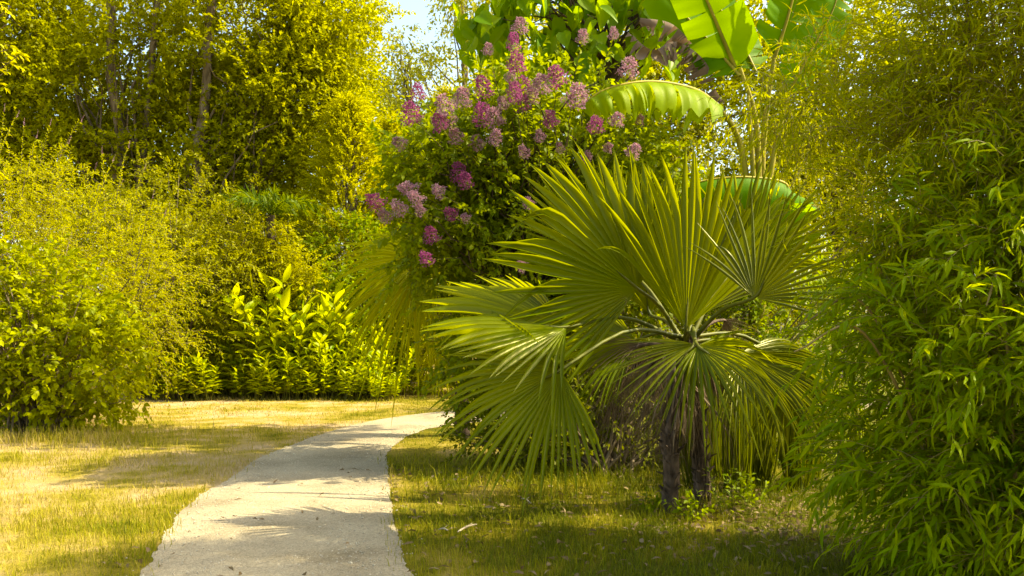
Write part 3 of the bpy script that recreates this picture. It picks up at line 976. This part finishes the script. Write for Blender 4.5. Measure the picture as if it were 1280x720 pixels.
# dusty palm behind
rng = R(71)
base = np.array([-.7, 11.9, 0])
palm2 = thing('fan_palm', 'dusty yellow-green fan palm half hidden between the path and the lilac', 'palm', base)
mw = MB()
trk = spline([base, base + [.0, 0, .6], base + [-.1, 0, 1.7]], 10)
tubes(mw, trk, np.linspace(.12, .09, 10), 10)
mw.obj('trunk', M['palm_bark'], palm2, base)
CR = P(540, 395, 11.9)
for h, tp, fc, rr, A, kw in [
    ((532, 325, 11.6), (445, 320, 11.3), (-.2, -.8, .6), 1.5, 95, dict(nseg=30, droop=.28, split=.3, sag=.18)),
    ((520, 345, 11.3), (485, 440, 11.0), (-.2, -.8, .5), 1.4, 80, dict(nseg=28, droop=.28, split=.3, sag=.14)),
    ((545, 365, 11.7), (565, 430, 11.5), (.2, -.9, .4), .8, 70, dict(nseg=30, droop=.2, split=.45)),
    ((560, 345, 12.0), (600, 290, 12.0), (.2, -.8, .5), .95, 80, dict(nseg=34, droop=.25, split=.4)),
    ((515, 350, 12.2), (470, 290, 12.4), (-.2, -.8, .5), 1.1, 80, dict(nseg=36, droop=.3, split=.4)),
    ((552, 420, 11.8), (575, 490, 11.6), (.2, -.9, .4), .85, 60, dict(nseg=30, droop=.25, split=.45)),
]:
    frond(palm2, base, 'fan_back', rng, CR, P(*h), P(*tp), np.array(fc), rr, A, **kw)
mb = None
frond(palm2, base, 'frond_dead', rng, CR, P(545, 375, 11.5), P(568, 385, 11.4), np.array([.1, -.8, .6]), .5, 60, name='dead_frond', petmat='palm_bark', nseg=20, droop=.3, split=.4)

# ------------------------------------------------------------------ lilac
rng = R(80)
KL = .855


def near(p):
    return np.array([p[0] * KL, p[1] * KL, EYE + (p[2] - EYE) * KL])


base = np.array([.3, 9.6, 0])
lil = thing('lilac_tree', 'tall lilac bush covered in purple flower heads behind the palm', 'lilac', base)
FL = [(650, 33, 1), (642, 53, 1), (646, 78, 1.1), (728, 46, .9), (767, 42, .8), (697, 96, 1.2), (676, 106, 1.2), (604, 110, 1.3), (655, 106, 1.1), (643, 116, 1.2), (652, 128, 1.2),
      (522, 115, 1), (514, 142, 1.3), (556, 132, 1.3), (577, 123, 1.1), (549, 153, 1), (603, 144, 1.2), (617, 148, 1.2), (570, 171, 1.1), (596, 179, 1), (619, 172, .9), (688, 149, 1),
      (721, 121, 1.3), (745, 156, 1.1), (771, 150, .8), (785, 85, 1.2), (500, 179, .8), (655, 190, .8), (733, 197, .8), (792, 189, .8), (574, 215, 1), (582, 226, .9), (511, 236, 1.1),
      (469, 251, 1.1), (499, 260, 1), (520, 248, .9), (482, 270, .9), (548, 238, .8), (564, 267, .9), (539, 294, 1), (533, 323, .9), (660, 253, .7), (712, 241, .7), (652, 331, .8),
      (582, 272, .6), (640, 96, .8), (665, 120, .9), (525, 262, .8), (560, 150, 1), (628, 130, .9), (700, 185, .7), (760, 185, .7), (675, 170, .7), (610, 62, .7), (800, 150, .7)]
pv = {1, 5, 9, 12, 15, 7, 8, 33, 30, 31, 38, 23, 16, 11, 39, 40, 10, 21, 2}
pans = []
for i, (x, y, s_) in enumerate(FL):
    yy = 9.75 + rng.uniform(-.25, .35)
    if y > 240:
        yy -= .2
    pans.append((P(x, y, yy * KL), s_, i in pv))
ml, mw = MB(), MB()
ells = [((.5, 11.3, 3.8), (1.5, 1.0, 1.0)), ((-.4, 11.0, 3.3), (1.1, .8, 1.0)), ((1.2, 11.3, 3.0), (1.2, .9, 1.3)), ((.1, 11.0, 2.0), (1.0, .8, 1.5)), ((.4, 11.2, .9), (1.2, .8, 1.0)),
        ((-.85, 10.7, 2.9), (.7, .6, .95))]
ells = [(near(c), tuple(np.array(r) * KL)) for c, r in ells]
ctr = crown(ml, mw, rng, ells, 760, 6, .34, 10, .10, .055, T_OVAL, lo=.45, spread=.14, up=.25, droop=.3)
heads = np.array([p for p, _, _ in pans])
# leafy shoots that carry the heads
d = nz(heads - np.array([.3, 9.6, 2.3]))
shoots(ml, mw, rng, heads - d * .5, d, .45, 12, .09, .04, T_OVAL, ang=1.0, droop=.05, twr=.005)
for k, (dx, dy) in enumerate(((0, 0), (.18, .05), (-.2, .1), (.05, -.15), (-.1, -.1))):
    top = np.array([.3 + dx * 3.4, 9.6 + dy * 2, 2.8 + .25 * k])
    pth = spline([base + [dx, dy, 0], base + [dx * 1.6, dy, 1.2], top], 12)
    tubes(mw, pth, np.linspace(.05, .02, 12), 7)
    limbs(mw, rng, pth, np.concatenate([ctr[k::5][:26], (heads - d * .5)[k::5]]), .022, .005)
mw.obj('trunk', M['bark_dark'], lil, base)
ml.obj('crown', M['lilac_leaf'], lil, base)
pm = []
for k in range(6):
    mb = MB()
    n = 420
    u = rng.uniform(0, 1, n)
    a = rng.uniform(0, 6.28, n)
    lobes = 1 + .35 * np.sin(a * 3 + k + u * 7)
    r = .125 * (1 - .62 * u) * lobes * np.sqrt(rng.uniform(.25, 1, n)) * np.minimum(1, .55 + u * 3)
    pos = np.stack([np.cos(a) * r, np.sin(a) * r, (u - .45) * .26], -1)
    dirs = nz(pos * [1, 1, .4] + 1e-4) + rng.normal(0, .8, (n, 3))
    put(mb, T_RHOMB, pos, dirs, rng.normal(size=(n, 3)), rng.uniform(.02, .034, n), .021)
    pm.append(mb.mesh('flower_head', M['floret'] if k < 3 else M['floret_pale']))
for i, (p, s_, viv) in enumerate(pans):
    o = bpy.data.objects.new('flower_head', pm[(i % 3) + (0 if viv else 3)])
    COL.objects.link(o)
    o.parent = lil
    o.location = [float(c) for c in p - base]
    dv = Vector(d[i] + UP * .5 + rng.normal(0, .3, 3))
    o.rotation_euler = dv.to_track_quat('Z', 'Y').to_euler()
    s_ *= rng.uniform(.9, 1.15)
    s_ *= .66
    o.scale = (s_ * rng.uniform(.85, 1.2), s_ * rng.uniform(.85, 1.2), s_ * .88)

# ------------------------------------------------------------------ heart-leaved tree overhead
rng = R(85)
base = np.array([1.6, 11.9, 0])
t = thing('heart_leaved_tree', 'tree with large hanging heart-shaped leaves above the lilac', 'tree', base)
ml, mw = MB(), MB()
tr = spline([base, base + [-.1, 0, 2], P(757, 120, 11.8), P(775, 10, 11.6), P(760, -120, 11.5)], 14)
tubes(mw, tr, np.linspace(.11, .05, 14), 9)
tg = []
for i in range(60):
    x = rng.uniform(590, 850)
    lim = 95 - 60 * max(0, (660 - x) / 70) - (25 if x > 800 else 0)
    tg.append(P(x, rng.uniform(-150, lim), rng.uniform(10.8, 12.4)))
tg += [np.array([rng.uniform(.8, 4.0), y_, 1.7 + .42 * y_ + rng.uniform(0, .8)]) for y_ in rng.uniform(11.0, 13.2, 50)]  # unseen leaf clusters above the frame, added to shade the far path
tg = np.array(tg)
limbs(mw, rng, tr, tg, .03, .005, frac=(.5, .98))
n = len(tg) * 13
pos = np.repeat(tg, 13, 0) + rng.normal(0, .22, (n, 3))
D = np.stack([rng.normal(0, .5, n), rng.normal(-.1, .5, n), np.full(n, -.8)], -1)
put(ml, T_HEART, pos, D, np.stack([rng.normal(0, .6, n), rng.normal(-.7, .6, n), np.full(n, .6)], -1), rng.uniform(.2, .36, n), rng.uniform(.13, .24, n))
mw.obj('trunk', M['bark_dark'], t, base)
ml.obj('crown', M['heart'], t, base)


# ------------------------------------------------------------------ banana
def banana_leaf(parent, base, rng, pts, width, N, hangL, hangR, mat='banana', tears=5, ruff=.03, rib=True, name='leaf'):
    n = 60
    mid = spline(pts, n)
    T = nz(np.gradient(mid, axis=0))
    N = np.asarray(N, float)
    S = nz(np.cross(T, np.broadcast_to(N, T.shape)))
    Nn = np.cross(S, T)
    u = np.linspace(0, 1, n)
    prof = width * np.minimum(1, np.minimum((u / .12) ** .6, ((1 - u) / .3) ** .6).clip(0, 1)) + .004
    mb = MB()
    for sgn, hang in ((1, hangL), (-1, hangR)):
        rf = np.interp(np.arange(n), np.arange(0, n + 4, 2.2), rng.normal(0, .8, len(np.arange(0, n + 4, 2.2))))
        cuts = [0] + sorted(rng.choice(np.arange(6, n - 6), tears, replace=False).tolist()) + [n - 1]
        for a, b in zip(cuts[:-1], cuts[1:]):
            if mat == 'banana_dead' and rng.random() < .3:
                continue
            dj = rng.normal(0, .45 if mat == 'banana_dead' else .10)
            rows = []
            for i in range(a, b + 1):
                c = (i - a) / max(1, b - a) - .5
                for j in range(8):
                    s = j / 7
                    hg = hang * (.35 + .65 * s) + dj * s
                    sh = prof[i] * s
                    p = mid[i] + S[i] * sgn * math.cos(hg) * sh - Nn[i] * math.sin(hg) * sh + T[i] * (-c * .05 * s + s * s * .12 * width)
                    p = p + Nn[i] * (ruff * s * (rf[i] if mat == 'banana_dead' else math.sin(i * 1.1 + sgn + rf[i])) + .02 * s * math.sin(i * .5)) * width / .3
                    rows.append(p)
            m_ = b - a + 1
            ii = (np.arange(m_ - 1)[:, None] * 8 + np.arange(7)[None]).ravel()
            mb.add(np.array(rows), np.stack([ii, ii + 1, ii + 9, ii + 8], -1))
    o = mb.obj(name, M[mat], parent, base)
    if rib:
        mr = MB()
        tubes(mr, mid, np.linspace(.022, .005, n) * width / .3, 6)
        r_ = mr.obj('midrib', M['banana_stem'], o, base)
    return o


rng = R(90)
YB = 9.6
bb = P(948, 0, YB)
base = np.array([bb[0], YB, 0])
t = thing('banana_plant', 'banana plant with huge paddle leaves rising behind the palm', 'banana plant', base)
mw = MB()
stem = spline([base, base + [.0, 0, 1.5], P(946, 300, YB), P(945, 225, YB)], 12)
tubes(mw, stem, np.linspace(.13, .075, 12), 12)
for pts, ra in (([P(943, 300, YB), P(925, 180, YB - .1), P(897, 132, YB - .25)], .032), ([P(948, 300, YB), P(946, 160, YB - .05), P(925, 85, YB - .1)], .03), ([P(950, 300, YB), P(955, 170, YB), P(968, 70, YB)], .03),
                ([P(950, 300, YB - .1), P(968, 190, YB - .1), P(985, 120, YB - .1)], .028), ([P(945, 300, YB - .1), P(940, 190, YB - .12), P(935, 120, YB - .1)], .026)):
    tubes(mw, spline(pts, 10), np.linspace(ra * 1.5, ra * .75, 10), 8)
mw.obj('pseudostem', M['banana_stem'], t, base)
# leaf drooping to the left, blade hanging from its rib
banana_leaf(t, base, rng, [P(900, 134, YB - .25), P(868, 112, YB - .7), P(815, 102, YB - 1.0), P(762, 110, YB - 1.2), P(724, 132, YB - 1.25)], .36, (0, -.25, 1), 1.05, .9, mat='banana_backlit', tears=6, ruff=.05)
# tall blades at the top
banana_leaf(t, base, rng, [P(922, 92, YB), P(896, 30, YB - .1), P(868, -40, YB - .2), P(845, -120, YB - .3)], .36, (-.25, -1, .1), -.25, .3, tears=2, ruff=.008)
banana_leaf(t, base, rng, [P(925, 95, YB - .1), P(885, 50, YB + .1), P(840, 2, YB + .3), P(790, -50, YB + .4)], .30, (.2, -1, .5), .2, .5, tears=2, ruff=.008)
banana_leaf(t, base, rng, [P(945, 90, YB + .2), P(925, 50, YB + .3), P(900, 10, YB + .35), P(880, -40, YB + .3)], .28, (.3, -1, .1), .2, .2, tears=2, ruff=.008)
banana_leaf(t, base, rng, [P(968, 72, YB), P(985, 20, YB - .05), P(1000, -40, YB - .1), P(1012, -110, YB - .2)], .34, (.1, -1, .1), .35, -.3, tears=3, ruff=.01)
banana_leaf(t, base, rng, [P(985, 118, YB - .1), P(1010, 70, YB - .2), P(1040, 15, YB - .2), P(1060, -50, YB - .2)], .26, (.3, -1, .1), .3, -.2, tears=3, ruff=.01)
banana_leaf(t, base, rng, [P(960, 285, YB - .2), P(985, 235, YB - .5), P(940, 222, YB - .7), P(880, 226, YB - .8), P(850, 242, YB - .8)], .34, (0, -.4, 1), 1.5, 1.2, tears=3, ruff=.01)
# withered leaves hanging
for k, pts in enumerate(([P(900, 118, YB + .1), P(880, 75, YB), P(845, 52, YB - .05), P(815, 62, YB - .1), P(785, 40, YB - .1)], [P(905, 130, YB + .15), P(888, 100, YB + .1), P(870, 62, YB + .1), P(840, 30, YB + .05), P(800, 22, YB)])):
    banana_leaf(t, base, rng, pts, .2, (0, -.4, 1), 1.45, 1.35, mat='banana_dead', tears=22, ruff=.07, name='withered_leaf', rib=False)

# ------------------------------------------------------------------ behind the palm
shrub('background_shrub', 'yellow-olive feathery bush seen under the drooping banana leaf', (3.4, 15.5, 0), 91,
      [((3.6, 15.6, 3.4), (1.9, 1.0, 1.9)), ((2.6, 15.6, 2.0), (1.8, 1, 1.9)), ((5.2, 15.6, 3.2), (1.7, 1, 2.2))], 520, 5, .42, 11, .085, .04, M['olive'], T_RHOMB, lo=.55, spread=.2)
tree('background_tree', 'broad yellow tree standing behind the lilac and the heart-leaved tree', 'tree', (3.2, 24, 0), 92,
     [([(3.2, 24, 0), (3.3, 24, 4), (3.0, 24, 9)], .22, .06)],
     [((2.2, 24, 7.5), (3.6, 2.2, 3.4)), ((5.5, 24, 7), (3.4, 2.2, 3.8)), ((3, 24, 3.5), (4.5, 1.6, 2.5))], 950, 6, .75, 10, .18, .115, M['tree'], M['bark'], spread=.3, lo=.4)
tree('background_tree', 'tall tree glimpsed between the banana leaves and the bamboo', 'tree', (9.5, 25, 0), 93,
     [([(9.5, 25, 0), (9.6, 25, 5), (9.3, 25, 11)], .22, .06)],
     [((9.0, 25, 9), (3.2, 2.2, 3.4)), ((11.5, 25, 7), (3.4, 2.2, 4.5)), ((8.5, 25, 4), (3.6, 1.6, 3))], 950, 6, .75, 10, .18, .115, M['tree'], M['bark'], spread=.3, lo=.4)
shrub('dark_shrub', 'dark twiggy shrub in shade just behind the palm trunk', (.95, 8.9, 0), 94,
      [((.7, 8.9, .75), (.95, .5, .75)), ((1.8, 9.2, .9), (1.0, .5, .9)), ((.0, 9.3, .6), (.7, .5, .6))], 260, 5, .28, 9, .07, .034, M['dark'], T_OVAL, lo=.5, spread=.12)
shrub('leafy_shrub', 'leafy green bush catching light behind the strap-leaved plants', (2.3, 9.6, 0), 95,
      [((2.3, 9.6, 1.0), (.9, .5, 1.0)), ((3.2, 9.6, 1.3), (.9, .6, 1.3))], 190, 5, .28, 9, .11, .04, M['green'], T_OVAL, lo=.5, spread=.12)
# strap-leaved plants
rng = R(96)
tp = None
sp = [(1.75, 8.0), (2.05, 7.75), (2.35, 8.1), (2.65, 7.9), (2.9, 8.3), (3.2, 8.0), (1.95, 8.4), (2.5, 8.6)]
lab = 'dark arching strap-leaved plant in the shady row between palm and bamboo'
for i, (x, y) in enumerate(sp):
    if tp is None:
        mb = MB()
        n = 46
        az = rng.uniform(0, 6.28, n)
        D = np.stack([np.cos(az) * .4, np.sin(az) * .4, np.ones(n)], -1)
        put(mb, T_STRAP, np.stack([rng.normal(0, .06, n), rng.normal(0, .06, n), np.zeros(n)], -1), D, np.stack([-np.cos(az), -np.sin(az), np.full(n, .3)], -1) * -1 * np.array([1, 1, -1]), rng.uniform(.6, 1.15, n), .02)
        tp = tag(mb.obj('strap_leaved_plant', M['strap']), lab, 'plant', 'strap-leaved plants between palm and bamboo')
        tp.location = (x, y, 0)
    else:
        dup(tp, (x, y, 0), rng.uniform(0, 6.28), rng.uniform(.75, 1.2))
# weeds at the foot of the palm
rng = R(97)
for i, (px, py, h_, lb) in enumerate(((868, 652, .3, 'leafy green weed right against the palm trunk base'), (905, 640, .42, 'taller pale weed right of the palm trunk'), (938, 632, .3, 'small weed in dry litter farthest right of the palm'),
                                       (812, 640, .22, 'low weed on the left of the palm trunk'))):
    b = G(px, py)
    t = thing('weed', lb, 'weed', b)
    ml, mw = MB(), MB()
    n = 9
    bs = b + np.stack([rng.normal(0, .05, n), rng.normal(0, .05, n), np.full(n, .01)], -1)
    shoots(ml, mw, rng, bs, np.stack([rng.normal(0, .5, n), rng.normal(0, .5, n), np.ones(n)], -1), h_ * rng.uniform(.6, 1.2, n), 10, .065, .03, T_OVAL, ang=1.0, droop=.2, twr=.003)
    mw.obj('stems', M['petiole'], t, b)
    ml.obj('foliage', M['green'], t, b)


# ------------------------------------------------------------------ bamboo
def bamboo(label, base, seed, culms, fol, mat, **kw):
    rng = R(seed)
    base = np.asarray(base, float)
    t = thing('bamboo_clump', label, 'bamboo', base)
    ml = MB()
    for pts in culms:
        mc = MB()
        n = 24
        pth = spline(pts, n)
        rr = np.linspace(.011, .004, n)
        rr[::3] *= 1.35
        tubes(mc, pth, rr, 7)
        mc.obj('culm', M['culm'], t, base)
    mt = MB()
    ells, nc, nsh, slen, nl, ll, lw = fol
    crown(ml, mt, rng, ells, nc, nsh, slen, nl, ll, lw, T_LANCE, lo=.62, spread=.1, up=.3, outw=.9, ang=.75, droop=.38, twr=.002, leaf_droop=.2, **kw)
    mt.obj('branchlets', M['culm'], t, base)
    ml.obj('foliage', mat, t, base)
    return t


rng = R(100)
cul, fol = [], []
b0 = np.array([2.95, 4.85, 0])
for i in range(16):
    a = rng.uniform(0, 6.28)
    r = rng.uniform(.1, 1.0)
    s0 = b0 + np.array([math.cos(a) * .45 * r, math.sin(a) * .5 * r, 0])
    out_ = np.array([math.cos(a), math.sin(a), 0])
    H = rng.uniform(1.7, 2.6) * (1 - .25 * r)
    pts = [s0, s0 + out_ * .25 * r + UP * H * .5, s0 + out_ * .65 * r + UP * H * .92, s0 + out_ * 1.05 * r + UP * H * .85]
    cul.append(pts)
ells = [((3.05, 4.85, 1.1), (1.15, 1.0, 1.3)), ((3.35, 5.0, 1.6), (1.1, 1.0, 1.1)), ((3.1, 4.6, .5), (.95, .8, .9))]
bamboo('dense broad-leaved green bamboo clump filling the lower right corner', b0, 101, cul, (ells, 1700, 3, .36, 9, .15, .026), M['bamboo'])
cul, ells = [], []
b0 = np.array([3.9, 5.45, 0])
rng = R(102)
for i in range(22):
    a = rng.uniform(0, 6.28)
    r = rng.uniform(.1, 1.0)
    s0 = b0 + np.array([math.cos(a) * .8 * r, math.sin(a) * .4 * r, 0])
    out_ = np.array([math.cos(a), math.sin(a), 0])
    H = rng.uniform(3.8, 6.0)
    pts = [s0, s0 + out_ * .3 * r + UP * H * .5, s0 + out_ * .5 * r + UP * H * .92, s0 + out_ * .8 * r + UP * H * .85]
    if False:
        q_ = np.array([rng.uniform(2.4, 3.6), rng.uniform(4.4, 5.3), rng.uniform(4.5, 5.0)])
        pts = [s0, s0 * .85 + q_ * .15 + UP * 2.2, s0 * .5 + q_ * .5 + UP * 2.6, q_]
    cul.append(pts)
ells = [((4.05, 5.2, 3.2), (1.4, .85, 1.55)), ((3.15, 5.3, 2.3), (1.05, .6, 1.0)), ((3.3, 5.36, 3.2), (.78, .5, .8)), ((4.2, 5.0, 2.4), (1.2, .9, 2.1)), ((2.08, 5.85, 3.12), (.38, .3, .33)), ((3.6, 5.25, 5.5), (1.2, .7, .6)), ((3.3, 5.45, 5.45), (1.1, .6, .5)), ((2.75, 5.5, 3.35), (.4, .35, .35))]  # the highest ellipsoids are unseen foliage added to shade the path
bamboo('tall fine-leaved olive bamboo arching in at the upper right', b0, 103, cul, (ells, 2900, 4, .38, 9, .12, .0145), M['bamboo_fine'])

# small fallen sticks on the grass
for (xa, ya, xb, yb, rr, lb) in ((572, 671, 596, 663, .008, 'short pale broken stick lying on the grass right of the path'), (548, 668, 560, 671, .006, 'tiny pale twig beside the path on the shaded grass'),
                                 (652, 628, 664, 636, .006, 'small pale twig on the grass below the drooping frond')):
    a, b = G(xa, ya), G(xb, yb)
    mb = MB()
    m_ = (a + b) / 2
    pth = spline([a + UP * .035, m_ + UP * .05 + [0, .01, 0], b + UP * .045], 7)
    tubes(mb, pth, np.array([.6, 1, .95, 1.1, .9, 1, .5]) * rr, 6)
    tubes(mb, np.array([pth[3], pth[3] + [.02, .015, .012], pth[3] + [.035, .03, .018]]), np.array([.5, .4, .2]) * rr, 5)
    tag(mb.obj('stick', M['twig'], None, m_), lb, 'stick').location = m_

# ------------------------------------------------------------------ sky, sun, camera
w = bpy.data.worlds.new('World')
scn.world = w
w.use_nodes = True
nt = w.node_tree
bg = nt.nodes['Background']
sky = nt.nodes.new('ShaderNodeTexSky')
sky.sky_type = 'NISHITA'
sky.sun_disc = False
st = SUN_TO / np.linalg.norm(SUN_TO)
sky.sun_elevation = math.asin(st[2])
sky.sun_rotation = math.atan2(st[0], st[1])
sky.air_density = 1.0
sky.dust_density = 3.0
sky.ozone_density = 0.6
nt.links.new(sky.outputs[0], bg.inputs[0])
bg.inputs[1].default_value = 0.15

sl = bpy.data.lights.new('sun', 'SUN')
sl.energy = 3.7
sl.angle = math.radians(.55)
sl.color = (1.0, .93, .78)
so = bpy.data.objects.new('sun', sl)
COL.objects.link(so)
so.rotation_euler = Vector(st).to_track_quat('Z', 'Y').to_euler()
so.location = (10, 3, 12)

cam = bpy.data.cameras.new('camera')
cam.lens = 30.0
cam.sensor_width = 36.0
cam.shift_y = 50.0 / 1280.0
cam.clip_end = 2000
cam.clip_start = .05
co = bpy.data.objects.new('camera', cam)
COL.objects.link(co)
co.location = (0, 0, EYE)
co.rotation_euler = (math.radians(90), 0, 0)
scn.camera = co

scn.view_settings.view_transform = 'Standard'
scn.view_settings.look = 'None'
scn.view_settings.exposure = 1.66
scn.view_settings.gamma = 1.0
scn.view_settings.use_white_balance = True
scn.view_settings.white_balance_temperature = 7700
scn.view_settings.white_balance_tint = 0
scn.cycles.max_bounces = 5
scn.cycles.diffuse_bounces = 3
scn.cycles.transmission_bounces = 4
scn.cycles.use_denoising = True
scn.cycles.caustics_reflective = False
scn.cycles.caustics_refractive = False
scn.render.filter_size = 1.7
